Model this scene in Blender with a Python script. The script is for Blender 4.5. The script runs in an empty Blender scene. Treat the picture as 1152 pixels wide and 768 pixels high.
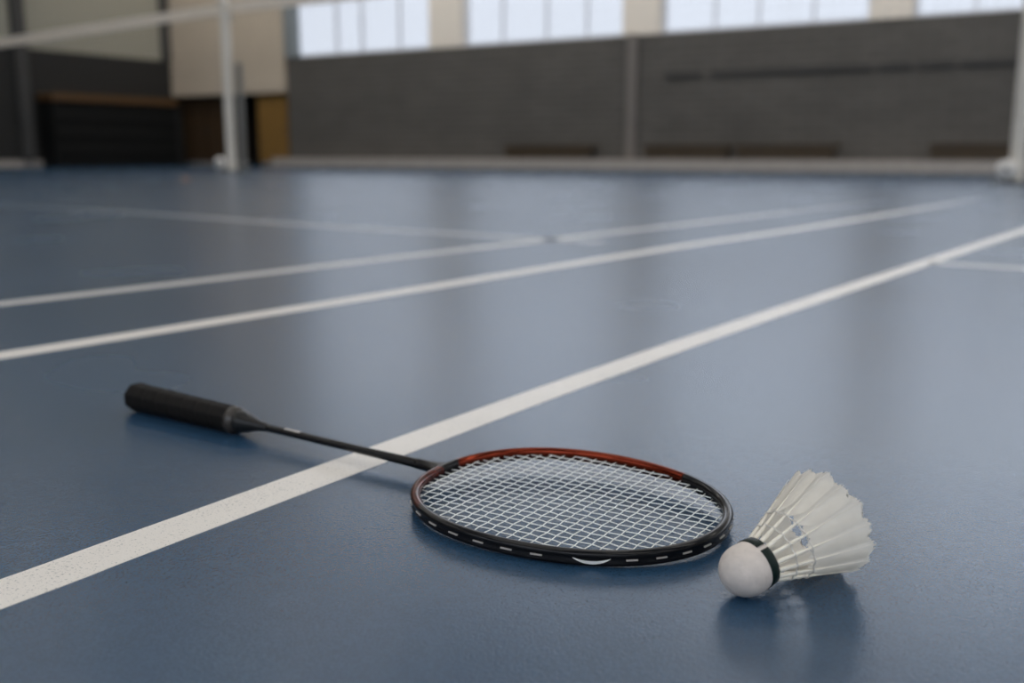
import bpy, bmesh, math, random
from mathutils import Vector, Matrix, noise

random.seed(7)
PI = math.pi
SC = bpy.context.scene
COL = SC.collection
R = math.radians


def lin(r, g, b):
    def f(c):
        c /= 255.0
        return c / 12.92 if c <= 0.04045 else ((c + 0.055) / 1.055) ** 2.4
    return (f(r), f(g), f(b), 1.0)


# ------------------------------------------------------------------ materials
def new_mat(name):
    m = bpy.data.materials.new(name)
    m.use_nodes = True
    nt = m.node_tree
    return m, nt, nt.nodes['Principled BSDF']


def nd(nt, kind, **kw):
    n = nt.nodes.new(kind)
    for k, v in kw.items():
        if k in n.inputs.keys():
            n.inputs[k].default_value = v
        else:
            setattr(n, k, v)
    return n


def simple(name, col, rough=0.5, metal=0.0, var=0.12, scale=20.0, bump=0.0, bscale=200.0, coat=0.0, spec=0.5):
    m, nt, p = new_mat(name)
    tc = nd(nt, 'ShaderNodeTexCoord')
    nz = nd(nt, 'ShaderNodeTexNoise', Scale=scale, Detail=4.0)
    nt.links.new(tc.outputs['Object'], nz.inputs['Vector'])
    mp = nd(nt, 'ShaderNodeMapRange')
    mp.inputs['From Min'].default_value = 0.3
    mp.inputs['From Max'].default_value = 0.7
    mp.inputs['To Min'].default_value = 1.0 - var
    mp.inputs['To Max'].default_value = 1.0 + var
    nt.links.new(nz.outputs['Fac'], mp.inputs['Value'])
    mx = nd(nt, 'ShaderNodeVectorMath', operation='SCALE')
    mx.inputs[0].default_value = col[:3]
    nt.links.new(mp.outputs['Result'], mx.inputs['Scale'])
    nt.links.new(mx.outputs['Vector'], p.inputs['Base Color'])
    p.inputs['Roughness'].default_value = rough
    p.inputs['Metallic'].default_value = metal
    p.inputs['Coat Weight'].default_value = coat
    p.inputs['Specular IOR Level'].default_value = spec
    if bump > 0:
        bn = nd(nt, 'ShaderNodeTexNoise', Scale=bscale, Detail=3.0)
        nt.links.new(tc.outputs['Object'], bn.inputs['Vector'])
        b = nd(nt, 'ShaderNodeBump', Strength=bump, Distance=0.001)
        nt.links.new(bn.outputs['Fac'], b.inputs['Height'])
        nt.links.new(b.outputs['Normal'], p.inputs['Normal'])
    return m


def floor_bump(nt, p, tc, strength, dist):
    """fine pebbled grain of the sports flooring"""
    v = nd(nt, 'ShaderNodeTexVoronoi', Scale=560.0)
    n = nd(nt, 'ShaderNodeTexNoise', Scale=330.0, Detail=3.0, Roughness=0.6)
    w = nd(nt, 'ShaderNodeTexNoise', Scale=3.0, Detail=2.0)
    for k in (v, n, w):
        nt.links.new(tc.outputs['Object'], k.inputs['Vector'])
    a = nd(nt, 'ShaderNodeMath', operation='MULTIPLY_ADD')
    a.inputs[1].default_value = 0.5
    nt.links.new(v.outputs['Distance'], a.inputs[0])
    nt.links.new(n.outputs['Fac'], a.inputs[2])
    b = nd(nt, 'ShaderNodeBump', Strength=strength, Distance=dist)
    nt.links.new(a.outputs['Value'], b.inputs['Height'])
    nt.links.new(b.outputs['Normal'], p.inputs['Normal'])


def mat_floor():
    m, nt, p = new_mat('blue_sports_floor')
    tc = nd(nt, 'ShaderNodeTexCoord')
    n1 = nd(nt, 'ShaderNodeTexNoise', Scale=2.2, Detail=1.5, Roughness=0.5)
    n2 = nd(nt, 'ShaderNodeTexNoise', Scale=55.0, Detail=5.0, Roughness=0.7)
    for k in (n1, n2):
        nt.links.new(tc.outputs['Object'], k.inputs['Vector'])
    ad = nd(nt, 'ShaderNodeMath', operation='MULTIPLY_ADD')
    ad.inputs[1].default_value = 0.55
    nt.links.new(n2.outputs['Fac'], ad.inputs[0])
    nt.links.new(n1.outputs['Fac'], ad.inputs[2])
    cr = nd(nt, 'ShaderNodeValToRGB')
    cr.color_ramp.elements[0].position = 0.25
    cr.color_ramp.elements[0].color = FLOOR_A
    cr.color_ramp.elements[1].position = 1.0
    cr.color_ramp.elements[1].color = FLOOR_B
    nt.links.new(ad.outputs['Value'], cr.inputs['Fac'])
    gv = nd(nt, 'ShaderNodeTexVoronoi', Scale=560.0)
    nt.links.new(tc.outputs['Object'], gv.inputs['Vector'])
    gm = nd(nt, 'ShaderNodeMapRange')
    gm.inputs['From Max'].default_value = 0.7
    gm.inputs['To Min'].default_value = 0.86
    gm.inputs['To Max'].default_value = 1.16
    nt.links.new(gv.outputs['Distance'], gm.inputs['Value'])
    gs = nd(nt, 'ShaderNodeVectorMath', operation='SCALE')
    nt.links.new(cr.outputs['Color'], gs.inputs[0])
    nt.links.new(gm.outputs['Result'], gs.inputs['Scale'])
    nt.links.new(gs.outputs['Vector'], p.inputs['Base Color'])
    rr = nd(nt, 'ShaderNodeMapRange')
    rr.inputs['To Min'].default_value = 0.24
    rr.inputs['To Max'].default_value = 0.29
    nt.links.new(n1.outputs['Fac'], rr.inputs['Value'])
    nt.links.new(rr.outputs['Result'], p.inputs['Roughness'])
    p.inputs['IOR'].default_value = 1.5
    floor_bump(nt, p, tc, 0.32, 0.0006)
    return m


def mat_line(name='white_court_paint', wear=0.0, axis=None, lo=0.0, hi=1.0):
    m, nt, p = new_mat(name)
    tc = nd(nt, 'ShaderNodeTexCoord')
    n = nd(nt, 'ShaderNodeTexNoise', Scale=520.0, Detail=3.0, Roughness=0.6)
    n2 = nd(nt, 'ShaderNodeTexNoise', Scale=9.0, Detail=3.0)
    for k in (n, n2):
        nt.links.new(tc.outputs['Object'], k.inputs['Vector'])
    ad = nd(nt, 'ShaderNodeMath', operation='MULTIPLY_ADD')
    ad.inputs[1].default_value = 0.3
    nt.links.new(n2.outputs['Fac'], ad.inputs[0])
    nt.links.new(n.outputs['Fac'], ad.inputs[2])
    cr = nd(nt, 'ShaderNodeValToRGB')
    cr.color_ramp.elements[0].position = 0.46
    cr.color_ramp.elements[0].color = (0.33, 0.33, 0.32, 1)
    cr.color_ramp.elements[1].position = 0.55
    cr.color_ramp.elements[1].color = LINE_C
    nt.links.new(ad.outputs['Value'], cr.inputs['Fac'])
    wm = nd(nt, 'ShaderNodeMix', data_type='RGBA')
    wm.inputs['Factor'].default_value = wear
    wm.inputs['B'].default_value = FLOOR_B
    nt.links.new(cr.outputs['Color'], wm.inputs['A'])
    if axis:   # fade towards one end, painted in for the floor's reflection veiling the line
        sx = nd(nt, 'ShaderNodeSeparateXYZ')
        nt.links.new(tc.outputs['Object'], sx.inputs['Vector'])
        wr = nd(nt, 'ShaderNodeMapRange')
        wr.inputs['From Min'].default_value = lo
        wr.inputs['From Max'].default_value = hi
        wr.inputs['To Min'].default_value = wear
        wr.inputs['To Max'].default_value = 1.0
        nt.links.new(sx.outputs[axis], wr.inputs['Value'])
        nt.links.new(wr.outputs['Result'], wm.inputs['Factor'])
    nt.links.new(wm.outputs['Result'], p.inputs['Base Color'])
    p.inputs['Roughness'].default_value = 0.40
    floor_bump(nt, p, tc, 0.25, 0.0005)
    return m


def mat_glass():
    m, nt, p = new_mat('window_glass')
    nt.nodes.remove(p)
    out = [n for n in nt.nodes if n.type == 'OUTPUT_MATERIAL'][0]
    t = nd(nt, 'ShaderNodeBsdfTransparent')
    t.inputs['Color'].default_value = (0.96, 0.97, 0.98, 1)
    g = nd(nt, 'ShaderNodeBsdfGlossy', Roughness=0.02)
    fr = nd(nt, 'ShaderNodeFresnel', IOR=1.3)
    mx = nd(nt, 'ShaderNodeMixShader')
    nt.links.new(fr.outputs['Fac'], mx.inputs['Fac'])
    nt.links.new(t.outputs['BSDF'], mx.inputs[1])
    nt.links.new(g.outputs['BSDF'], mx.inputs[2])
    nt.links.new(mx.outputs['Shader'], out.inputs['Surface'])
    return m


def mat_rim():
    """lacquered frame: black with a copper red section, split by a painted attribute"""
    m, nt, p = new_mat('lacquered_frame')
    at = nd(nt, 'ShaderNodeAttribute', attribute_name='paint')
    tc = nd(nt, 'ShaderNodeTexCoord')
    nz = nd(nt, 'ShaderNodeTexNoise', Scale=260.0, Detail=4.0, Roughness=0.7)
    nt.links.new(tc.outputs['Object'], nz.inputs['Vector'])
    sp = nd(nt, 'ShaderNodeMath', operation='MULTIPLY_ADD')
    sp.inputs[1].default_value = 0.5
    sp.inputs[2].default_value = -0.25
    nt.links.new(nz.outputs['Fac'], sp.inputs[0])
    ad = nd(nt, 'ShaderNodeMath', operation='ADD')
    nt.links.new(at.outputs['Fac'], ad.inputs[0])
    nt.links.new(sp.outputs['Value'], ad.inputs[1])
    cr = nd(nt, 'ShaderNodeValToRGB')
    cr.color_ramp.elements[0].position = 0.42
    cr.color_ramp.elements[0].color = (0.006, 0.006, 0.007, 1)
    cr.color_ramp.elements[1].position = 0.58
    cr.color_ramp.elements[1].color = RED_C
    nt.links.new(ad.outputs['Value'], cr.inputs['Fac'])
    nt.links.new(cr.outputs['Color'], p.inputs['Base Color'])
    mm = nd(nt, 'ShaderNodeMapRange')
    mm.inputs['From Min'].default_value = 0.42
    mm.inputs['From Max'].default_value = 0.58
    mm.inputs['To Min'].default_value = 0.0
    mm.inputs['To Max'].default_value = 0.95
    nt.links.new(ad.outputs['Value'], mm.inputs['Value'])
    nt.links.new(mm.outputs['Result'], p.inputs['Metallic'])
    p.inputs['Roughness'].default_value = 0.17
    p.inputs['Specular IOR Level'].default_value = 0.17
    p.inputs['Coat Weight'].default_value = 0.08
    p.inputs['Coat Roughness'].default_value = 0.08
    return m


def mat_feather():
    m, nt, p = new_mat('goose_feather')
    out = [n for n in nt.nodes if n.type == 'OUTPUT_MATERIAL'][0]
    tc = nd(nt, 'ShaderNodeTexCoord')
    n = nd(nt, 'ShaderNodeTexNoise', Scale=120.0, Detail=4.0)
    nt.links.new(tc.outputs['Object'], n.inputs['Vector'])
    cr = nd(nt, 'ShaderNodeValToRGB')
    cr.color_ramp.elements[0].position = 0.3
    cr.color_ramp.elements[0].color = (0.86, 0.815, 0.735, 1)
    cr.color_ramp.elements[1].position = 0.7
    cr.color_ramp.elements[1].color = (0.94, 0.895, 0.81, 1)
    nt.links.new(n.outputs['Fac'], cr.inputs['Fac'])
    nt.links.new(cr.outputs['Color'], p.inputs['Base Color'])
    p.inputs['Roughness'].default_value = 0.6
    p.inputs['Specular IOR Level'].default_value = 0.3
    uv = nd(nt, 'ShaderNodeAttribute', attribute_name='barb')
    w = nd(nt, 'ShaderNodeMath', operation='MULTIPLY')
    w.inputs[1].default_value = 420.0
    nt.links.new(uv.outputs['Fac'], w.inputs[0])
    sn = nd(nt, 'ShaderNodeMath', operation='SINE')
    nt.links.new(w.outputs['Value'], sn.inputs[0])
    b = nd(nt, 'ShaderNodeBump', Strength=0.3, Distance=0.0001)
    nt.links.new(sn.outputs['Value'], b.inputs['Height'])
    nt.links.new(b.outputs['Normal'], p.inputs['Normal'])
    t = nd(nt, 'ShaderNodeBsdfTranslucent')
    t.inputs['Color'].default_value = (0.90, 0.88, 0.82, 1)
    mx = nd(nt, 'ShaderNodeMixShader')
    mx.inputs['Fac'].default_value = 0.45
    nt.links.new(p.outputs['BSDF'], mx.inputs[1])
    nt.links.new(t.outputs['BSDF'], mx.inputs[2])
    nt.links.new(mx.outputs['Shader'], out.inputs['Surface'])
    return m


def mat_wainscot():
    """dark grey wall boarding with fine horizontal courses"""
    m, nt, p = new_mat('dark_grey_wainscot')
    tc = nd(nt, 'ShaderNodeTexCoord')
    n = nd(nt, 'ShaderNodeTexNoise', Scale=1.3, Detail=4.0)
    nt.links.new(tc.outputs['Object'], n.inputs['Vector'])
    br = nd(nt, 'ShaderNodeTexBrick', Scale=1.0)
    br.inputs['Brick Width'].default_value = 0.42
    br.inputs['Row Height'].default_value = 0.11
    br.inputs['Mortar Size'].default_value = 0.008
    br.inputs['Color1'].default_value = WAINSCOT
    br.inputs['Color2'].default_value = tuple(c * 0.86 for c in WAINSCOT[:3]) + (1,)
    br.inputs['Mortar'].default_value = tuple(c * 0.6 for c in WAINSCOT[:3]) + (1,)
    sx = nd(nt, 'ShaderNodeSeparateXYZ')
    cx = nd(nt, 'ShaderNodeCombineXYZ')
    nt.links.new(tc.outputs['Object'], sx.inputs['Vector'])
    s2 = nd(nt, 'ShaderNodeMath', operation='ADD')
    nt.links.new(sx.outputs['X'], s2.inputs[0])
    nt.links.new(sx.outputs['Y'], s2.inputs[1])
    nt.links.new(s2.outputs['Value'], cx.inputs['X'])
    nt.links.new(sx.outputs['Z'], cx.inputs['Y'])
    nt.links.new(cx.outputs['Vector'], br.inputs['Vector'])
    mp = nd(nt, 'ShaderNodeMapRange')
    mp.inputs['To Min'].default_value = 0.75
    mp.inputs['To Max'].default_value = 1.25
    nt.links.new(n.outputs['Fac'], mp.inputs['Value'])
    mx = nd(nt, 'ShaderNodeVectorMath', operation='SCALE')
    nt.links.new(br.outputs['Color'], mx.inputs[0])
    nt.links.new(mp.outputs['Result'], mx.inputs['Scale'])
    nt.links.new(mx.outputs['Vector'], p.inputs['Base Color'])
    p.inputs['Roughness'].default_value = 0.7
    return m


def mat_wood(name, a, b, rough=0.5):
    m, nt, p = new_mat(name)
    tc = nd(nt, 'ShaderNodeTexCoord')
    mp = nd(nt, 'ShaderNodeMapping')
    mp.inputs['Scale'].default_value = (1.0, 6.0, 6.0)
    nt.links.new(tc.outputs['Object'], mp.inputs['Vector'])
    n = nd(nt, 'ShaderNodeTexNoise', Scale=4.0, Detail=6.0, Roughness=0.65)
    nt.links.new(mp.outputs['Vector'], n.inputs['Vector'])
    cr = nd(nt, 'ShaderNodeValToRGB')
    cr.color_ramp.elements[0].position = 0.3
    cr.color_ramp.elements[0].color = a
    cr.color_ramp.elements[1].position = 0.7
    cr.color_ramp.elements[1].color = b
    nt.links.new(n.outputs['Fac'], cr.inputs['Fac'])
    nt.links.new(cr.outputs['Color'], p.inputs['Base Color'])
    p.inputs['Roughness'].default_value = rough
    return m


FLOOR_A = (0.013, 0.038, 0.075, 1)
FLOOR_B = (0.023, 0.062, 0.117, 1)
LINE_C = (0.75, 0.71, 0.655, 1)
RED_C = (0.14, 0.020, 0.0075, 1)
WAINSCOT = (0.098, 0.092, 0.085, 1)

M = dict(
    floor=mat_floor(), line=mat_line(), glass=mat_glass(), rim=mat_rim(), feather=mat_feather(),
    wainscot=mat_wainscot(),
    dark_wainscot=simple('charcoal_wainscot', (0.015, 0.0152, 0.015), 0.75),
    upper_grey=simple('grey_green_plaster', (0.34, 0.33, 0.275), 0.85, bump=0.1),
    upper=simple('beige_plaster', (0.85, 0.79, 0.71), 0.85, bump=0.1),
    panel=simple('beige_panel', (0.50, 0.43, 0.345), 0.8, var=0.04, scale=2),
    ceiling=simple('white_ceiling', (0.75, 0.74, 0.72), 0.9),
    back=simple('pale_plaster', (0.55, 0.53, 0.50), 0.9),
    skirting=simple('grey_skirting', (0.40, 0.365, 0.335), 0.6),
    frame_grey=simple('pale_aluminium', (0.66, 0.69, 0.76), 0.45),
    dark_frame=simple('slate_grey_metal', (0.22, 0.25, 0.27), 0.5),
    pipe=simple('taupe_paint', (0.17, 0.155, 0.145), 0.5),
    groove=simple('black_rail', (0.040, 0.039, 0.039), 0.6),
    dark_post=simple('dark_steel_column', (0.05, 0.05, 0.05), 0.6),
    black=simple('black_boarding', (0.006, 0.0065, 0.0065), 0.7, spec=0.2),
    black2=simple('charcoal_boarding', (0.011, 0.0115, 0.0115), 0.7, spec=0.2),
    brown_wood=mat_wood('brown_wood', (0.030, 0.017, 0.008, 1), (0.060, 0.034, 0.016, 1)),
    rail_wood=mat_wood('orange_brown_wood', (0.085, 0.042, 0.014, 1), (0.13, 0.065, 0.022, 1)),
    ochre_wood=mat_wood('ochre_wood', (0.17, 0.092, 0.022, 1), (0.25, 0.14, 0.036, 1)),
    bench_wood=mat_wood('dark_bench_wood', (0.040, 0.026, 0.012, 1), (0.075, 0.048, 0.022, 1)),
    bench_leg=simple('dark_bench_steel', (0.03, 0.03, 0.03), 0.5),
    post=simple('cream_enamel', (0.74, 0.70, 0.63), 0.4),
    post_grey=simple('grey_enamel', (0.17, 0.168, 0.155), 0.4),
    wheel=simple('white_wheel_plastic', (0.82, 0.79, 0.75), 0.4),
    tape=simple('net_tape', (0.84, 0.76, 0.66), 0.8),
    cord=simple('net_cord', (0.05, 0.045, 0.04), 0.8),
    brass=simple('dull_orange_rubber', (0.42, 0.22, 0.12), 0.6),
    grip=simple('black_grip_tape', (0.006, 0.005, 0.0043), 0.6, var=0.25, scale=300, bump=0.5, bscale=900, spec=0.14),
    cap=simple('charcoal_cone_plastic', (0.007, 0.007, 0.007), 0.28, spec=0.3),
    collar=simple('grip_finishing_band', (0.030, 0.025, 0.021), 0.35),
    shaft=simple('graphite_shaft', (0.005, 0.0046, 0.0042), 0.25, spec=0.25),
    mark=simple('silver_print', (0.42, 0.39, 0.36), 0.45),
    white_print=simple('white_print', (0.85, 0.83, 0.78), 0.45),
    string=simple('white_string', (0.84, 0.85, 0.82), 0.4, var=0.03),
    cork=simple('white_leather_cork', (0.63, 0.565, 0.51), 0.6, var=0.08, scale=160, bump=0.35, bscale=420),
    band=simple('dark_green_ribbon', (0.004, 0.013, 0.010), 0.4, spec=0.2),
    quill=simple('ivory_quill', (0.84, 0.79, 0.67), 0.4, var=0.06),
    thread=simple('pale_thread', (0.66, 0.63, 0.57), 0.5),
)


# ------------------------------------------------------------------ mesh helpers
def link(name, bm, mats, parent=None, smooth=False, recalc=True):
    if recalc:
        bmesh.ops.recalc_face_normals(bm, faces=bm.faces[:])
    me = bpy.data.meshes.new(name)
    bm.to_mesh(me)
    bm.free()
    for mm in (mats if isinstance(mats, (list, tuple)) else [mats]):
        me.materials.append(mm)
    if smooth:
        for p in me.polygons:
            p.use_smooth = True
    o = bpy.data.objects.new(name, me)
    COL.objects.link(o)
    if parent is not None:
        o.parent = parent
    return o


def tag(o, label=None, cat=None, group=None, kind=None):
    if label: o['label'] = label
    if cat: o['category'] = cat
    if group: o['group'] = group
    if kind: o['kind'] = kind
    return o


def empty(name, loc=(0, 0, 0), rotz=0.0):
    o = bpy.data.objects.new(name, None)
    o.location = loc
    o.rotation_euler = (0, 0, rotz)
    o.empty_display_size = 0.1
    COL.objects.link(o)
    return o


def box(bm, x0, x1, y0, y1, z0, z1, bevel=0.0, mat=0):
    v = [bm.verts.new((x, y, z)) for z in (z0, z1) for y in (y0, y1) for x in (x0, x1)]
    fs = [(0, 2, 3, 1), (4, 5, 7, 6), (0, 1, 5, 4), (2, 6, 7, 3), (0, 4, 6, 2), (1, 3, 7, 5)]
    faces = [bm.faces.new([v[i] for i in f]) for f in fs]
    for f in faces:
        f.material_index = mat
    if bevel > 0:
        es = list({e for f in faces for e in f.edges})
        bmesh.ops.bevel(bm, geom=es, offset=bevel, segments=2, affect='EDGES')


def tube(bm, pts, rad, seg=10, closed=False, caps=True):
    """round tube along points; rad a number or one per point"""
    pts = [Vector(p) for p in pts]
    n = len(pts)
    rads = rad if isinstance(rad, (list, tuple)) else [rad] * n
    rings = []
    up = Vector((0, 0, 1))
    for i, p in enumerate(pts):
        if closed:
            t = pts[(i + 1) % n] - pts[i - 1]
        else:
            t = pts[min(i + 1, n - 1)] - pts[max(i - 1, 0)]
        t.normalize()
        u = up if abs(t.dot(up)) < 0.95 else Vector((1, 0, 0))
        a = t.cross(u).normalized()
        b = a.cross(t).normalized()
        rings.append([bm.verts.new(p + (a * math.cos(2 * PI * k / seg) + b * math.sin(2 * PI * k / seg)) * rads[i]) for k in range(seg)])
    m = n if closed else n - 1
    for i in range(m):
        r0, r1 = rings[i], rings[(i + 1) % n]
        for k in range(seg):
            bm.faces.new((r0[k], r0[(k + 1) % seg], r1[(k + 1) % seg], r1[k]))
    if caps and not closed:
        bm.faces.new(rings[0][::-1])
        bm.faces.new(rings[-1])


def lathe_x(bm, prof, seg=48, fn=None, caps=(True, True)):
    """revolve (x, r) about the local X axis"""
    rings = []
    for x, r in prof:
        rings.append([bm.verts.new((x, math.cos(2 * PI * k / seg) * (fn(x, r, 2 * PI * k / seg) if fn else r),
                                    math.sin(2 * PI * k / seg) * (fn(x, r, 2 * PI * k / seg) if fn else r))) for k in range(seg)])
    for a, b in zip(rings, rings[1:]):
        for k in range(seg):
            bm.faces.new((a[k], a[(k + 1) % seg], b[(k + 1) % seg], b[k]))
    if caps[0]:
        bm.faces.new(rings[0][::-1])
    if caps[1]:
        bm.faces.new(rings[-1])


def cyl(bm, c, r, h, axis='z', seg=32, bevel=0.0):
    """solid cylinder, c = centre of its lower end"""
    mats = {'z': Matrix(), 'y': Matrix.Rotation(-PI / 2, 4, 'X'), 'x': Matrix.Rotation(PI / 2, 4, 'Y')}[axis]
    prof = [(0, r - bevel), (bevel, r), (h - bevel, r), (h, r - bevel)] if bevel > 0 else [(0, r), (h, r)]
    rings = []
    for z, rr in prof:
        rings.append([bm.verts.new(Vector(c) + mats @ Vector((rr * math.cos(2 * PI * k / seg), rr * math.sin(2 * PI * k / seg), z))) for k in range(seg)])
    for a, b in zip(rings, rings[1:]):
        for k in range(seg):
            bm.faces.new((a[k], a[(k + 1) % seg], b[(k + 1) % seg], b[k]))
    bm.faces.new(rings[0][::-1])
    bm.faces.new(rings[-1])


# ------------------------------------------------------------------ the hall
XL, XR, YF, YB, ZC = -17.2, 16.0, 14.67, -10.0, 7.0
SILL, HEAD = 2.05, 6.3

bm = bmesh.new()
box(bm, XL - 0.3, XR + 0.3, YB - 0.3, YF + 1.2, -0.12, 0.0)
floor = tag(link('floor', bm, M['floor']), 'blue sports hall floor with fine grain', 'floor', kind='structure')

bm = bmesh.new()
box(bm, XL - 0.3, XR + 0.3, YB - 0.3, YF + 1.2, ZC, ZC + 0.2)
tag(link('ceiling', bm, M['ceiling']), 'white ceiling of the sports hall', 'ceiling', kind='structure')

# court lines, painted on the floor (a fraction of a millimetre thick)
M['line_b'] = mat_line('court_paint_veiled_far', 0.05, 'Y', 4.6, 6.9)  # end fades put the reflection that washes out the lines into the colour
M['line_c'] = mat_line('court_paint_thin_veiled', 0.28, 'Y', 4.0, 6.0)
M['line_d'] = mat_line('court_paint_rubbed_veiled', 0.55, 'X', -2.9, -5.2)
M['line_e'] = mat_line('court_paint_faint', 0.40)


def ribbon(name, pts, width, label, mat='line'):
    pts = [Vector((x, y, 0)) for x, y in pts]
    # smooth resample
    out = []
    n = len(pts)
    for i in range(n - 1):
        p0, p1, p2, p3 = pts[max(i - 1, 0)], pts[i], pts[i + 1], pts[min(i + 2, n - 1)]
        for k in range(8):
            t = k / 8
            out.append(0.5 * ((2 * p1) + (p2 - p0) * t + (2 * p0 - 5 * p1 + 4 * p2 - p3) * t * t + (3 * p1 - p0 - 3 * p2 + p3) * t ** 3))
    out.append(pts[-1])
    bm = bmesh.new()
    prev = None
    for i, p in enumerate(out):
        t = (out[min(i + 1, len(out) - 1)] - out[max(i - 1, 0)]).normalized()
        a = Vector((-t.y, t.x, 0))
        w = width[0] + (width[1] - width[0]) * i / (len(out) - 1) if isinstance(width, tuple) else width
        q = [bm.verts.new(p + a * (w / 2) * s + Vector((0, 0, z))) for s, z in ((-1, 0.0), (-1, 0.0004), (1, 0.0004), (1, 0.0))]
        if prev:
            for k in range(3):
                bm.faces.new((prev[k], prev[k + 1], q[k + 1], q[k]))
        else:
            bm.faces.new(q)
        prev = q
    bm.faces.new(prev[::-1])
    return tag(link(name, bm, M[mat], floor), label)

ribbon('court_line', [(-0.70, -1.0), (-0.602, 0.1), (-0.583, 0.335), (-0.579, 0.42), (-0.574, 0.522), (-0.566, 0.691), (-0.545, 1.074), (-0.488, 1.822), (-0.291, 4.005), (-0.10, 6.0), (0.1, 8.0)],
       (0.043, 0.043), 'white line running under the racket shaft')
ribbon('court_line', [(-1.50, -0.6), (-1.36, 0.35), (-1.298, 0.778), (-1.25, 1.235), (-1.215, 1.597), (-1.11, 2.763), (-0.979, 3.842), (-0.72, 6.7)],
       (0.050, 0.052), 'white line behind the racket handle, lower of the far pair', 'line_b')
ribbon('court_line', [(-1.98, -0.3), (-1.84, 0.5), (-1.75, 1.061), (-1.68, 1.66), (-1.63, 2.141), (-1.56, 2.73), (-1.449, 3.584), (-1.277, 4.996), (-1.15, 6.0)],
       (0.052, 0.055), 'white line farthest behind the racket handle, upper of the far pair', 'line_c')
ribbon('court_line', [(-6.3, 3.26), (-5.116, 3.156), (-3.747, 3.03), (-2.851, 2.90), (-2.389, 2.84), (-1.664, 2.80), (-1.36, 2.77)],
       0.07, 'blurred white line crossing the floor at left', 'line_d')
ribbon('court_line', [(-0.40, 2.695), (-0.187, 2.675), (0.3, 2.63), (1.2, 2.55), (3.0, 2.38)],
       0.06, 'short white cross line at the right edge', 'line_e')

# far wall: dark lower part with niche at its left end, piers and lintel above
bm = bmesh.new()
box(bm, -14.0, XR, YF, YF + 0.3, 0, SILL)
wf = tag(link('wall_far', bm, M['wainscot']), 'dark grey lower wall under the windows', 'wall', kind='structure')
WIN = [(-13.95, -10.6, (-12.85, -12.25, -11.38)), (-9.95, -6.9, (-9.2, -8.35, -7.61)), (-6.3, -3.2, (-5.47, -4.8, -4.0)),
       (-2.65, 0.45, (-1.89, -1.1, -0.35)), (1.0, 4.1, (1.8, 2.55, 3.3)), (4.65, 7.75, (5.4, 6.2, 7.0)), (8.3, 11.4, (9.1, 9.85, 10.6)),
       (11.95, 15.05, (12.7, 13.5, 14.3))]
edges = [w[1] for w in WIN]
starts = [w[0] for w in WIN[1:]] + [XR]
for a, b in zip(edges, starts):
    bm = bmesh.new()
    box(bm, a, b, YF - 0.02, YF + 0.3, SILL, HEAD)
    link('pier', bm, M['upper'], wf)
bm = bmesh.new()
box(bm, -13.95, XR, YF - 0.02, YF + 0.3, HEAD, ZC)
link('lintel', bm, M['upper'], wf)
for i, (a, b, mul) in enumerate(WIN):
    t = empty('window_%d' % (i + 1), ((a + b) / 2, YF + 0.18, SILL))
    tag(t, ['leftmost tall window above the dark wall, next to the beige panel', 'second tall window from the left above the dark wall',
            'third tall window from the left above the dark wall', 'tall window at the right edge above the dark wall'][i] if i < 4 else 'tall window beyond the right edge of view',
        'window', kind='structure')
    cx = (a + b) / 2
    bm = bmesh.new()
    fw = 0.05
    box(bm, a - cx, b - cx, -0.04, 0.04, 0.0, fw)
    box(bm, a - cx, b - cx, -0.04, 0.04, HEAD - SILL - fw, HEAD - SILL)
    for x in [a + fw / 2] + list(mul) + [b - fw / 2]:
        wd = fw / 2 if x not in mul else 0.014
        box(bm, x - cx - wd, x - cx + wd, -0.035, 0.035, fw, HEAD - SILL - fw)
    box(bm, a - cx + fw, b - cx - fw, -0.03, 0.03, 2.1, 2.15)
    link('window_frame', bm, M['frame_grey'], t)
    bm = bmesh.new()
    box(bm, a - cx + 0.02, b - cx - 0.02, 0.042, 0.046, 0.02, HEAD - SILL - 0.02)
    link('glass', bm, M['glass'], t)
# slate upright closing the first window at the left
bm = bmesh.new()
box(bm, -14.02, -13.72, YF - 0.03, YF + 0.12, SILL, HEAD, 0.01)
tag(link('trim_1', bm, M['dark_frame']), 'slate grey upright beside the first window', 'trim', kind='structure')
# beige panel over the niche
bm = bmesh.new()
box(bm, XL, -14.02, YF - 0.07, YF + 0.3, 1.41, ZC, 0.01)
tag(link('trim_2', bm, M['panel']), 'beige wall panel hanging above the wooden cabinets', 'panel', kind='structure')
bm = bmesh.new()
box(bm, XL, -14.0, YF + 0.85, YF + 1.0, 0, 1.45)
box(bm, -14.0, -13.9, YF + 0.3, YF + 1.0, 0, 1.45)
box(bm, XL - 0.3, -13.9, YF + 0.3, YF + 1.0, 1.45, 1.6)
box(bm, XL - 0.3, XL, YF + 0.3, YF + 1.0, 0, 1.45)
tag(link('wall_niche', bm, M['dark_wainscot']), 'dark back of the niche under the beige panel', 'wall', kind='structure')
# skirting
bm = bmesh.new()
box(bm, -14.0, XR, YF - 0.50, YF, 0, 0.165, 0.008)
tag(link('baseboard_far', bm, M['skirting']), 'pale grey low kerb along the foot of the dark wall', 'baseboard', kind='structure')
# pipe and long black rail on the dark wall
bm = bmesh.new()
box(bm, -6.80, -6.63, YF - 0.06, YF, 0.165, SILL + 0.02, 0.01)
tag(link('trim_3', bm, M['pipe']), 'taupe vertical strip on the dark wall under a window pier', 'trim', kind='structure')
bm = bmesh.new()
x = -6.15
for ln, gap in ((0.55, 0.18), (2.3, 0.08), (0.45, 0.07), (0.45, 0.07), (4.0, 0.1), (4.0, 0.1)):
    box(bm, x, x + ln, YF - 0.035, YF, 1.39, 1.46, 0.004)
    x += ln + gap
tag(link('trim_4', bm, M['groove']), 'long black rail running along the dark wall at right', 'trim', kind='structure')

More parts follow.
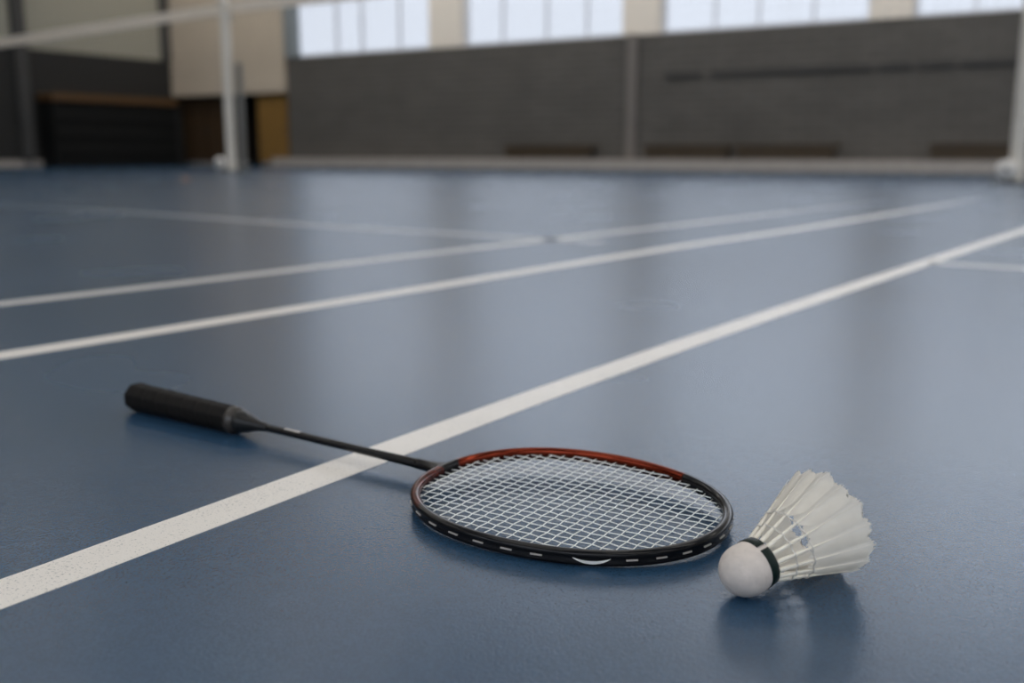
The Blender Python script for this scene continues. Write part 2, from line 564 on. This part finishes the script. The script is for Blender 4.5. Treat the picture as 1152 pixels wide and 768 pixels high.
# left end wall
bm = bmesh.new()
box(bm, XL - 0.3, XL, YB, YF + 0.3, 0, 2.12)
wl = tag(link('wall_left', bm, M['dark_wainscot']), 'charcoal lower end wall at left', 'wall', kind='structure')
bm = bmesh.new()
box(bm, XL - 0.3, XL, YB, YF + 0.3, 2.12, ZC)
tag(link('upper_wall', bm, M['upper_grey'], wl), 'grey green plaster above the charcoal part')
bm = bmesh.new()
box(bm, XL, XL + 0.03, YB, YF - 0.07, 0, 0.13, 0.005)
tag(link('baseboard_left', bm, M['skirting']), 'grey skirting along the charcoal end wall', 'baseboard', kind='structure')
bm = bmesh.new()
box(bm, XL, XL + 0.12, 11.1, 11.34, 0.13, ZC, 0.01)
tag(link('column', bm, M['dark_post']), 'dark steel column on the end wall at the left edge', 'column', kind='structure')
bm = bmesh.new()
box(bm, XL, XL + 0.08, 14.38, 14.58, 2.12, ZC, 0.01)
tag(link('trim_5', bm, M['dark_post']), 'dark upright where the end wall meets the beige panel', 'trim', kind='structure')

def fill_window_wall(name, horizontal, a0, a1, pos, n, label, first):
    """plaster wall with n unseen windows added for fill light, along X (horizontal) or along Y"""
    z0, z1, pw = 1.3, 6.4, 0.6
    def bx(bm, u0, u1, v0, v1, w0, w1):
        if horizontal:
            box(bm, u0, u1, v0, v1, w0, w1)
        else:
            box(bm, v0, v1, u0, u1, w0, w1)
    s = -1 if horizontal else 1
    o0, o1 = sorted((pos, pos + 0.3 * s))
    bm = bmesh.new()
    bx(bm, a0, a1, o0, o1, 0, z0)
    bx(bm, a0, a1, o0, o1, z1, ZC)
    bay = (a1 - a0 - pw) / n
    for k in range(n + 1):
        bx(bm, a0 + k * bay, a0 + k * bay + pw, o0, o1, z0, z1)
    tag(link(name, bm, M['back']), label, 'wall', kind='structure')
    for k in range(n):  # windows added out of view to brighten the far wall
        u0, u1 = a0 + k * bay + pw, a0 + (k + 1) * bay
        t = empty('window_%d' % (first + k))
        tag(t, 'unseen wide window added for fill light in the ' + label, 'window', kind='structure')
        m = pos + 0.15 * s
        bm = bmesh.new()
        for x in [u0 + (u1 - u0) * q / 4 for q in range(5)]:
            bx(bm, max(u0, x - 0.03), min(u1, x + 0.03), m - 0.04, m + 0.04, z0, z1)
        bx(bm, u0, u1, m - 0.035, m + 0.035, z0, z0 + 0.06)
        bx(bm, u0, u1, m - 0.035, m + 0.035, z1 - 0.06, z1)
        link('window_frame', bm, M['frame_grey'], t)
        bm = bmesh.new()
        bx(bm, u0, u1, m + 0.045, m + 0.049, z0, z1)
        link('glass', bm, M['glass'], t)

fill_window_wall('wall_right', False, YB, YF + 0.3, XR, 4, 'pale plaster wall at the right end of the hall', 9)
fill_window_wall('wall_back', True, XL - 0.3, XR + 0.3, YB, 6, 'pale plaster wall behind the viewer', 13)

# ------------------------------------------------------------------ furniture at the walls
t = tag(empty('bleacher', (XL + 0.03, 12.9, 0)), 'black folded bleacher with an orange brown top board against the left wall', 'bleacher')
bm = bmesh.new()
box(bm, 0.0, 0.42, -1.40, 1.40, 0.0, 1.20, 0.01)
link('body', bm, M['black'], t)
for k, z in enumerate((0.28, 0.58, 0.88)):
    bm = bmesh.new()
    box(bm, 0.42, 0.45, -1.38, 1.38, z, z + 0.12, 0.006)
    link('step_front', bm, M['black2'], t)
bm = bmesh.new()
box(bm, 0.0, 0.47, -1.42, 1.42, 1.20, 1.33, 0.01)
tag(link('top_board', bm, M['rail_wood'], t), 'orange brown wooden top board')


def cabinet(name, x0, x1, y0, wood, label, doors, h=1.385):
    t = tag(empty(name, ((x0 + x1) / 2, y0 + 0.3, 0)), label, 'cabinet')
    w = (x1 - x0) / 2
    bm = bmesh.new()
    box(bm, -w, w, -0.27, 0.27, 0.08, h, 0.008)
    link('body', bm, M[wood], t)
    bm = bmesh.new()
    box(bm, -w + 0.02, w - 0.02, -0.25, 0.25, 0, 0.08)
    link('plinth', bm, M['skirting'], t)
    dw = 2 * w / doors
    for k in range(doors):
        bm = bmesh.new()
        box(bm, -w + k * dw + 0.012, -w + (k + 1) * dw - 0.012, -0.295, -0.27, 0.10, h - 0.02, 0.004)
        d = link('door', bm, M[wood], t)
        bm = bmesh.new()
        hx = -w + (k + 1) * dw - 0.05 if k % 2 == 0 else -w + k * dw + 0.05
        tube(bm, [(hx, -0.295, 0.62), (hx, -0.325, 0.64), (hx, -0.325, 0.76), (hx, -0.295, 0.78)], 0.006, 8)
        tag(link('handle', bm, M['groove'], d), 'dark pull handle')
    return t

cabinet('cabinet', -17.15, -15.75, YF + 0.12, 'brown_wood', 'dark brown wooden cabinet under the beige panel, left of the net post', 2)
cabinet('cabinet', -14.86, -14.06, YF + 0.02, 'ochre_wood', 'ochre wooden cabinet under the beige panel, right of the net post', 1)


def bench(x0, x1, label, first=[None]):
    L = x1 - x0
    t = tag(empty('bench', ((x0 + x1) / 2, 14.36, 0)), label, 'bench', 'wooden benches along the dark wall')
    bm = bmesh.new()
    box(bm, -L / 2, L / 2, -0.14, 0.14, 0.345, 0.385, 0.006)
    link('seat', bm, M['bench_wood'], t)
    bm = bmesh.new()
    box(bm, -L / 2 + 0.03, L / 2 - 0.03, -0.12, -0.09, 0.20, 0.345, 0.004)
    link('apron', bm, M['bench_wood'], t)
    for s in (-1, 1):
        bm = bmesh.new()
        box(bm, s * (L / 2 - 0.08) - 0.025, s * (L / 2 - 0.08) + 0.025, -0.05, 0.12, 0.165, 0.345, 0.004)
        link('leg', bm, M['bench_leg'], t)
    return t

bench(-8.82, -7.18, 'low dark wooden bench by the dark wall, left of the taupe wall strip')
bench(-6.32, -4.95, 'low dark wooden bench by the dark wall, first right of the taupe wall strip')
bench(-4.86, -3.42, 'low dark wooden bench by the dark wall, second right of the taupe wall strip')
bench(-2.25, -0.95, 'low dark wooden bench by the dark wall, beside the right net post')


# ------------------------------------------------------------------ net posts and net
def net_post(x, y, label, wx=-0.115):
    t = tag(empty('net_post', (x, y, 0)), label, 'net post', 'posts of the net')
    bm = bmesh.new()
    tube(bm, [(0, 0, 0.03), (0, 0, 1.2), (0, 0, 2.55)], 0.063, 24)
    link('pole', bm, M['post'], t)
    bm = bmesh.new()
    tube(bm, [(0.125, 0.09, 0.03), (0.125, 0.09, 1.45)], 0.045, 20)
    tag(link('rear_pole', bm, M['post_grey'], t), 'shorter grey pole behind the cream pole')
    bm = bmesh.new()
    box(bm, -0.20, 0.24, -0.12, 0.20, 0.0, 0.03, 0.006)
    link('base_plate', bm, M['post_grey'], t)
    bm = bmesh.new()
    cyl(bm, (wx, -0.135, 0.125), 0.085, 0.06, 'y', 28, 0.01)
    w = tag(link('wheel', bm, M['wheel'], t, True), 'white transport wheel')
    bm = bmesh.new()
    cyl(bm, (wx, -0.145, 0.125), 0.022, 0.08, 'y', 14)
    link('hub', bm, M['post_grey'], w)
    bm = bmesh.new()
    box(bm, wx - 0.015, wx + 0.015, -0.075, 0.02, 0.03, 0.16, 0.004)
    link('wheel_bracket', bm, M['post_grey'], t)
    bm = bmesh.new()
    cyl(bm, (0, 0, 2.55), 0.064, 0.03, 'z', 24, 0.008)
    link('top_cap', bm, M['post_grey'], t)
    bm = bmesh.new()
    box(bm, -0.03, 0.03, 0.045, 0.10, 2.0, 2.14, 0.006)
    link('winch', bm, M['post_grey'], t)
    return t

PA = (-10.45, 9.82)
PB = (-0.83, 9.95)
net_post(PA[0], PA[1], 'cream net post with white wheel in front of the beige panel at left')
net_post(PB[0], PB[1], 'cream net post with white wheel at the right edge', -0.07)


def net(name, p0, p1, sag, label, drop=0.9):
    """p0, p1: (x, y, z) of the middle of the top tape"""
    t = tag(empty(name, ((p0[0] + p1[0]) / 2, (p0[1] + p1[1]) / 2, 0)), label, 'net', 'nets tied to the posts')
    o = Vector(t.location)
    n = 40
    mid = []
    for i in range(n + 1):
        s = i / n
        mid.append(Vector(p0).lerp(Vector(p1), s) - Vector((0, 0, sag * 4 * s * (1 - s))) - o)
    bm = bmesh.new()
    prev = None
    for p in mid:
        q = [bm.verts.new(p + Vector((0, dy, dz))) for dy, dz in ((-0.012, -0.065), (0.012, -0.065), (0.012, 0.065), (-0.012, 0.065))]
        if prev:
            for k in range(4):
                bm.faces.new((prev[k], prev[(k + 1) % 4], q[(k + 1) % 4], q[k]))
        else:
            bm.faces.new(q)
        prev = q
    bm.faces.new(prev[::-1])
    link('top_tape', bm, M['tape'], t)
    bm = bmesh.new()
    m = int((Vector(p1) - Vector(p0)).length / 0.1)
    for i in range(m + 1):
        s = i / m
        f = s * n
        k = min(int(f), n - 1)
        p = mid[k].lerp(mid[k + 1], f - k)
        tube(bm, [p + Vector((0, 0, -0.05)), p + Vector((0, 0, -0.05 - drop))], 0.0010, 4)
    for j in range(1, int(drop / 0.1) + 1):
        tube(bm, [p + Vector((0, 0, -0.05 - j * 0.1)) for p in mid[::4]], 0.0010, 4)
    link('mesh', bm, M['cord'], t)
    return t

net('net', (XL + 0.02, 9.82, 1.925), (PA[0] - 0.07, 9.82, 2.14), 0.0, 'net with cream top tape sloping down to the left from the post', 0.8)
net('net', (PA[0] + 0.07, 9.82, 2.15), (PB[0] - 0.07, 9.95, 2.20), 0.0, 'net with cream top tape running right from the left post', 0.8)

bm = bmesh.new()
cyl(bm, (0, 0, 0), 0.045, 0.02, 'z', 28, 0.006)
o = link('marker_disc', bm, M['brass'], None, True)
o.location = (-7.95, 6.85, 0)
tag(o, 'small dull orange disc lying on the floor before the left post', 'marker')

# ------------------------------------------------------------------ racket
RK = tag(empty('badminton_racket'), 'black and copper red badminton racket with white strings lying on blue floor', 'racket')
az, roll, pit, zb = -0.60116 + R(31.3), 0.0391, -0.01105, 0.01506
A = Vector((math.cos(az) * math.cos(pit), math.sin(az) * math.cos(pit), math.sin(pit)))
N0 = Vector((-math.sin(az), math.cos(az), 0))
U0 = A.cross(N0)
N = N0 * math.cos(roll) + U0 * math.sin(roll)
U = A.cross(N)
RK.matrix_world = Matrix(((A.x, N.x, U.x, -0.905), (A.y, N.y, U.y, 0.683), (A.z, N.z, U.z, zb + 0.0010), (0, 0, 0, 1)))

HC, HA, HB, HK = 0.55951, 0.12369, 0.09751, (0.01607, 0.01329, -0.00293, -0.01104)


def head_pt(ph, inset=0.0):
    def raw(q):
        rr = 1 + HK[0] * math.sin(2 * q) + HK[1] * math.cos(3 * q) + HK[2] * math.sin(3 * q) + HK[3] * math.cos(4 * q)
        return Vector((HC + HA * rr * math.cos(q), HB * rr * math.sin(q), 0))
    p = raw(ph)
    inset -= 0.0006
    t = (raw(ph + 0.01) - raw(ph - 0.01)).normalized()
    n = Vector((t.y, -t.x, 0))
    return p - n * inset, n, t

# frame tube: rounded section with a string groove round the outside
SEC = []
WS, HS = 0.0043, 0.0056
for k in range(24):
    a = 2 * PI * k / 24
    cx, cz = math.cos(a), math.sin(a)
    x = WS * math.copysign(abs(cx) ** 0.75, cx)
    z = HS * math.copysign(abs(cz) ** 0.85, cz)
    if k in (0, 23, 1):
        x -= 0.0011 if k == 0 else 0.0006
    SEC.append((x, z, a))
NSEG = 220
bm = bmesh.new()
lay = bm.verts.layers.float.new('paint')
rings = []
for i in range(NSEG):
    ph = 2 * PI * i / NSEG
    p, n, t = head_pt(ph)
    ring = []
    for (sx, sz, a) in SEC:
        v = bm.verts.new(p + n * sx + Vector((0, 0, sz)))
        d = math.degrees(ph)
        # copper red: far side (about 62..178 deg) all round, then the inner and upper faces down to about 248 deg
        r1 = min(1, max(0, (d - 58) / 8)) * min(1, max(0, (176 - d) / 10))
        upper = math.sin(a) > -0.2 and math.cos(a) < 0.75
        r2 = min(1, max(0, (d - 178) / 6)) * min(1, max(0, (252 - d) / 22)) * (0.49 if upper else 0.1)
        v[lay] = max(r1, r2)
        ring.append(v)
    rings.append(ring)
for i in range(NSEG):
    a, b = rings[i], rings[(i + 1) % NSEG]
    for k in range(24):
        bm.faces.new((a[k], a[(k + 1) % 24], b[(k + 1) % 24], b[k]))
frame = link('frame', bm, M['rim'], RK, True)
tag(frame, 'black oval frame with a copper red far side')

# white string loops lying in the groove, between the grommets
def arc_patch(bm, c, half, z0, z1, off):
    q = []
    for k in range(7):
        ph = c + half * (k / 3 - 1)
        p, n, t = head_pt(ph)
        q.append((bm.verts.new(p + n * (WS + off) + Vector((0, 0, z0))), bm.verts.new(p + n * (WS + off) + Vector((0, 0, z1))),
                  bm.verts.new(p + n * (WS - 0.0022) + Vector((0, 0, z1))), bm.verts.new(p + n * (WS - 0.0022) + Vector((0, 0, z0)))))
    for a, b in zip(q, q[1:]):
        for k in range(4):
            bm.faces.new((a[k], a[(k + 1) % 4], b[(k + 1) % 4], b[k]))
    bm.faces.new(q[0])
    bm.faces.new(q[-1][::-1])

d = 10.0
LOOPS = []
while d < 360:
    if not (168 < d < 192) and not (295 < d < 313):
        LOOPS.append(d)
    d += 10.6
for d in LOOPS:
    bm = bmesh.new()
    arc_patch(bm, R(d), R(2.0), -0.0006, 0.0004, -0.0002)
    tag(link('string_loop', bm, M['mark'], frame), 'pale string loop in the outer groove')

# crescent mark on the near outer face
bm = bmesh.new()
top, bot = [], []
for k in range(25):
    s = k / 24 * 2 - 1
    ph = R(304.0) + s * R(6.2)
    p, n, t = head_pt(ph)
    zb0 = -0.0030 + 0.0042 * s * s
    zt0 = zb0 + 0.0023 * (1 - s * s) + 0.0003
    def sx(z):
        c = min(0.999, abs(z) / HS)
        return WS * (1 - c ** 2.2) ** 0.5 + 0.00025
    top.append(bm.verts.new(p + n * sx(zt0) + Vector((0, 0, zt0))))
    bot.append(bm.verts.new(p + n * sx(zb0) + Vector((0, 0, zb0))))
for k in range(24):
    bm.faces.new((bot[k], bot[k + 1], top[k + 1], top[k]))
tag(link('crescent_mark', bm, M['white_print'], frame), 'white crescent printed on the near side')

# string bed: mains along, crosses across, woven
bm = bmesh.new()
INS = WS - 0.0005
poly = [head_pt(2 * PI * i / 360, INS)[0] for i in range(360)]


def span_x(y):
    xs = []
    for a, b in zip(poly, poly[1:] + poly[:1]):
        if (a.y - y) * (b.y - y) < 0:
            xs.append(a.x + (b.x - a.x) * (y - a.y) / (b.y - a.y))
    return (min(xs), max(xs)) if len(xs) > 1 else None


def span_y(x):
    ys = []
    for a, b in zip(poly, poly[1:] + poly[:1]):
        if (a.x - x) * (b.x - x) < 0:
            ys.append(a.y + (b.y - a.y) * (x - a.x) / (b.x - a.x))
    return (min(ys), max(ys)) if len(ys) > 1 else None

NM, NC = 22, 25
ymin, ymax = min(p.y for p in poly), max(p.y for p in poly)
xmin, xmax = min(p.x for p in poly), max(p.x for p in poly)
ms = [ymin + (ymax - ymin) * (i + 0.75) / (NM + 0.5) for i in range(NM)]
cs = [xmin + (xmax - xmin) * (i + 0.85) / (NC + 0.7) for i in range(NC)]
SR = 0.00044
for i, y in enumerate(ms):
    sp = span_x(y)
    if not sp: continue
    pts = [(sp[0], y, 0)] + [(x, y, 0.00036 * (1 if (i + j) % 2 else -1)) for j, x in enumerate(cs) if sp[0] + .003 < x < sp[1] - .003] + [(sp[1], y, 0)]
    tube(bm, pts, SR, 6)
for j, x in enumerate(cs):
    sp = span_y(x)
    if not sp: continue
    pts = [(x, sp[0], 0)] + [(x, y, -0.00036 * (1 if (i + j) % 2 else -1)) for i, y in enumerate(ms) if sp[0] + .003 < y < sp[1] - .003] + [(x, sp[1], 0)]
    tube(bm, pts, SR, 6)
tag(link('string_bed', bm, M['string'], RK, True), 'white woven strings')

# shaft, throat joint, cone, grip
THR = head_pt(PI)[0].x
SHY = 0.004
bm = bmesh.new()
def sh(x):
    s = (x - 0.19) / (THR - 0.19)
    return (x, SHY * s * 0.0, 0)
xs = [0.180 + (THR - 0.180) * k / 24 for k in range(25)]
rad = [0.0037 + 0.0009 * max(0, (x - 0.36) / 0.07) for x in xs]
tube(bm, [(x, 0, 0) for x in xs], rad, 20)
shaft = link('shaft', bm, M['shaft'], RK, True)
bm = bmesh.new()
rw = []
for k in range(7):
    a = R(62 + 10 * k)
    rw.append([bm.verts.new((x, r * math.cos(a), r * math.sin(a))) for x, r in ((0.246, 0.0037), (0.2465, 0.0039), (0.266, 0.0039), (0.2665, 0.0037))])
for a, b in zip(rw, rw[1:]):
    for k in range(3):
        bm.faces.new((a[k], a[k + 1], b[k + 1], b[k]))
tag(link('shaft_marking', bm, M['mark'], shaft, True), 'small silver print near the cone')
# throat: splayed joint merging into the frame
bm = bmesh.new()
rings = []
for k in range(13):
    s = k / 12
    x = THR - 0.030 + 0.031 * s
    wy = 0.0047 + 0.012 * s ** 3
    wz = 0.0047 + 0.0002 * s
    rings.append([bm.verts.new((x, wy * math.cos(2 * PI * j / 24), wz * math.sin(2 * PI * j / 24))) for j in range(24)])
for a, b in zip(rings, rings[1:]):
    for j in range(24):
        bm.faces.new((a[j], a[(j + 1) % 24], b[(j + 1) % 24], b[j]))
bm.faces.new(rings[0][::-1]); bm.faces.new(rings[-1])
link('throat_joint', bm, M['shaft'], RK, True)
bm = bmesh.new()
lathe_x(bm, [(0.166, 0.0108), (0.170, 0.0112), (0.174, 0.0108), (0.182, 0.0092), (0.192, 0.0064), (0.200, 0.0049), (0.207, 0.0042), (0.2085, 0.0036)], 36)
GX = 0.013
link('cone', bm, M['cap'], RK, True).location.x = GX
bm = bmesh.new()
lathe_x(bm, [(0.158, 0.0131), (0.160, 0.0138), (0.165, 0.0136), (0.1685, 0.0118), (0.169, 0.0105)], 40)
cl = tag(link('collar', bm, M['collar'], RK, True), 'glossy band closing the grip')
cl.location.x = GX


def octo(x, r, a):
    k = PI / 4
    q = ((a + k / 2) % k) - k / 2
    oc = r * math.cos(k / 2) / math.cos(q) * 1.03
    mixr = 0.65 * oc + 0.35 * r
    wrap = ((x / 0.021) - a / (2 * PI)) % 1.0
    groove = 0.0010 * math.exp(-((min(wrap, 1 - wrap)) / 0.06) ** 2)
    return mixr - groove if 0.006 < x < 0.157 else mixr

prof = [(0.0, 0.0118), (0.0006, 0.0138), (0.002, 0.0149), (0.005, 0.0154), (0.010, 0.0153), (0.016, 0.0149)]
prof += [(0.016 + (0.155 - 0.016) * k / 110, 0.0149 - 0.0014 * k / 110) for k in range(1, 111)]
prof += [(0.158, 0.0132), (0.1595, 0.0122)]
bm = bmesh.new()
lathe_x(bm, prof, 64, octo)
grip = link('grip', bm, M['grip'], RK, True)
tag(grip, 'black wrapped grip')
grip.location.x = GX
bm = bmesh.new()
lathe_x(bm, [(-0.0008, 0.006), (-0.0008, 0.0098), (0.0004, 0.0108)], 40)
link('butt_cap', bm, M['cap'], grip, True)

# ------------------------------------------------------------------ shuttlecock
SH = tag(empty('shuttlecock'), 'white feather shuttlecock with dark green ribbon lying right of the racket', 'shuttlecock')
RC, LR, RR = 0.01660, 0.07430, 0.0358
tau, phi = R(14.2), R(31.666 + 31.3)
A = Vector((math.cos(phi) * math.cos(tau), math.sin(phi) * math.cos(tau), math.sin(tau)))
N0 = Vector((-math.sin(phi), math.cos(phi), 0))
U0 = A.cross(N0)
SH.matrix_world = Matrix(((A.x, N0.x, U0.x, -0.180), (A.y, N0.y, U0.y, 0.578), (A.z, N0.z, U0.z, RC + 0.0004), (0, 0, 0, 1)))

bm = bmesh.new()
prof = [(-RC * math.cos(a), RC * math.sin(a)) for a in [R(2 + 88 * k / 22) for k in range(23)]]
prof += [(0.003, 0.01658), (0.006, 0.0164), (0.0078, 0.0162), (0.0136, 0.0156), (0.0142, 0.0150), (0.0142, 0.004)]
lathe_x(bm, prof, 56)
link('cork', bm, M['cork'], SH, True)
bm = bmesh.new()
seg = 72
rows = [(0.0070, 0.01625), (0.0073, 0.0168), (0.0136, 0.0162), (0.0141, 0.0155)]
gap = (R(112), R(122))
rg = []
for k in range(seg + 1):
    a = gap[1] + (2 * PI - (gap[1] - gap[0])) * k / seg
    rg.append([bm.verts.new((x, r * math.cos(a), r * math.sin(a))) for x, r in rows])
for a, b in zip(rg, rg[1:]):
    for k in range(3):
        bm.faces.new((a[k], a[k + 1], b[k + 1], b[k]))
tag(link('ribbon', bm, M['band'], SH, True), 'dark green ribbon with a small white gap')

X0, R0 = 0.0125, 0.0128


def cone_pt(s, th, dr=0.0, lat=0.0):
    """s 0..1 from the cork to the tip of the quill; lat shifts sideways"""
    x = X0 + (LR - X0) * s
    r = R0 + (RR - R0) * s + dr
    er = Vector((0, math.cos(th), math.sin(th)))
    et = Vector((0, -math.sin(th), math.cos(th)))
    return Vector((x, 0, 0)) + er * r + et * lat

def make_feather(th, seed):
    rnd = random.Random(seed)
    s0 = 0.40 + rnd.uniform(-0.02, 0.02)
    smax = 1.03 + rnd.uniform(-0.025, 0.02)
    bm = bmesh.new()
    lay = bm.verts.layers.float.new('barb')
    nu, nv = 48, 18
    tips = [rnd.uniform(-0.028, 0.012) for _ in range(nv + 1)]
    grid = []
    jl = [rnd.uniform(-1, 1) for _ in range(nu + 1)]
    jr = [rnd.uniform(-1, 1) for _ in range(nu + 1)]
    for i in range(nu + 1):
        u = i / nu
        s = s0 + (smax - s0) * u
        grow = min(1.0, (u / 0.22)) ** 0.8
        tipf = 1.0 if u < 0.86 else max(0.0, 1 - ((u - 0.86) / 0.16) ** 3) ** 0.5
        hw = (0.0016 + 0.0076 * grow) * (0.74 + 0.38 * u) * max(0.42, tipf)
        row = []
        for j in range(nv + 1):
            v = j / nv * 2 - 1
            e = abs(v) ** 4
            jit = (jl[i] if v < 0 else jr[i]) * 0.0007 * e
            lat = v * hw + math.copysign(jit, v) if v else 0.0
            # each vane is tilted like a shingle and barbs sweep forward
            ds = -0.045 * abs(v) ** 2 * (0.4 + 0.6 * u)
            dr = 0.0008 * v + 0.0004 * (1 - v * v) - lat * lat / (2 * (R0 + (RR - R0) * s)) - (0.0006 if v < 0 else 0)
            rag = tips[j] * max(0.0, (u - 0.80) / 0.20) if u > 0.80 else 0.0
            w = bm.verts.new(cone_pt(s + ds + rag + rnd.uniform(-1, 1) * 0.005 * e, th, dr, lat))
            w[lay] = s + ds * 0.2 - 0.3 * abs(v) * 0.1
            row.append(w)
        grid.append(row)
    for i in range(nu):
        for j in range(nv):
            # small splits between the barbs near the tip
            if u > 0.5 and i > nu * 0.72 and (j in (0, nv - 1)) and rnd.random() < 0.10:
                continue
            bm.faces.new((grid[i][j], grid[i][j + 1], grid[i + 1][j + 1], grid[i + 1][j]))
    f = link('feather', bm, M['feather'], SH, True)
    bm = bmesh.new()
    pts, rads = [], []
    for k in range(15):
        s = k / 14 * 0.985
        pts.append(cone_pt(s, th, 0.0006 if s > 0.4 else 0.0004))
        rads.append(0.00135 * max(0.0, 1 - s / 0.62) ** 0.8 + 0.00036 * (1.15 - s))
    tube(bm, pts, rads, 10)
    tag(link('quill', bm, M['quill'], f, True), 'ivory quill')
    return f

for k in range(16):
    make_feather(2 * PI * (k + 0.3) / 16, 100 + k)
for s, rr in ((0.22, 0.00055), (0.40, 0.00055)):
    bm = bmesh.new()
    pts = []
    n = 16 * 8
    for k in range(n):
        th = 2 * PI * (k / n) + 2 * PI * 0.3 / 16
        wv = math.cos(2 * PI * k / 8)
        pts.append(cone_pt(s, th, 0.0004 + 0.00125 * (0.5 + 0.5 * wv)))
    tube(bm, pts, rr, 8, closed=True)
    link('thread_ring', bm, M['thread'], SH, True)

# ------------------------------------------------------------------ light: sky behind the windows and the hall's lamps, plus added fill
w = bpy.data.worlds.new('sky')
SC.world = w
w.use_nodes = True
bg = w.node_tree.nodes['Background']
# overcast sky: paler near the horizon, brighter higher up
wt = w.node_tree
tcw = nd(wt, 'ShaderNodeTexCoord')
sw = nd(wt, 'ShaderNodeSeparateXYZ')
wt.links.new(tcw.outputs['Generated'], sw.inputs['Vector'])
mw = nd(wt, 'ShaderNodeMapRange', interpolation_type='SMOOTHSTEP')
mw.inputs['From Min'].default_value = 0.13
mw.inputs['From Max'].default_value = 0.42
mw.inputs['To Min'].default_value = 1.0
mw.inputs['To Max'].default_value = 4.6
wt.links.new(sw.outputs['Z'], mw.inputs['Value'])
wt.links.new(mw.outputs['Result'], bg.inputs['Strength'])
bg.inputs['Color'].default_value = (0.85, 0.90, 1.0, 1)

LAMP_W = 90.0
k = 0
for lx in (-14, -8.5, -3, 2.5, 8, 13):
    for ly, wt_, tilt in ((-6, 0.5, 0), (-1, 0.6, 0), (4, 0.7, 0), (8.6, 0.6, 0), (11.9, 1.15, 56)):
        ld = bpy.data.lights.new('hall_and_fill_lamp', 'AREA')
        ld.shape = 'RECTANGLE'
        ld.size, ld.size_y = 3.6, 0.8
        ld.energy = LAMP_W * wt_
        ld.color = (1.0, 0.95, 0.88)
        lo = bpy.data.objects.new('hall_and_fill_lamp', ld)
        lo.location = (lx, ly, ZC - (0.05 if not tilt else 0.45))
        lo.rotation_euler = (R(tilt), 0, 0)   # last row is added, unseen, to brighten the far wall
        COL.objects.link(lo)

# ------------------------------------------------------------------ camera
cd = bpy.data.cameras.new('camera')
cd.lens = 35.0
cd.sensor_width = 36.0
cd.sensor_fit = 'HORIZONTAL'
cd.clip_start = 0.02
cd.clip_end = 200
cd.dof.use_dof = True
cd.dof.focus_distance = 0.70
cd.dof.aperture_fstop = 4.2
co = bpy.data.objects.new('camera', cd)
co.location = (0, 0, 0.2749)
co.rotation_euler = (R(90 - 10.768), 0, R(31.3))
COL.objects.link(co)
SC.camera = co

SC.view_settings.view_transform = 'Standard'
SC.view_settings.look = 'None'
SC.view_settings.exposure = 0.0
SC.view_settings.gamma = 1.0
SC.view_settings.use_curve_mapping = False
try:
    SC.cycles.use_denoising = True
    SC.cycles.max_bounces = 10
    SC.cycles.sample_clamp_indirect = 6.0
    SC.cycles.caustics_reflective = False
except Exception:
    pass
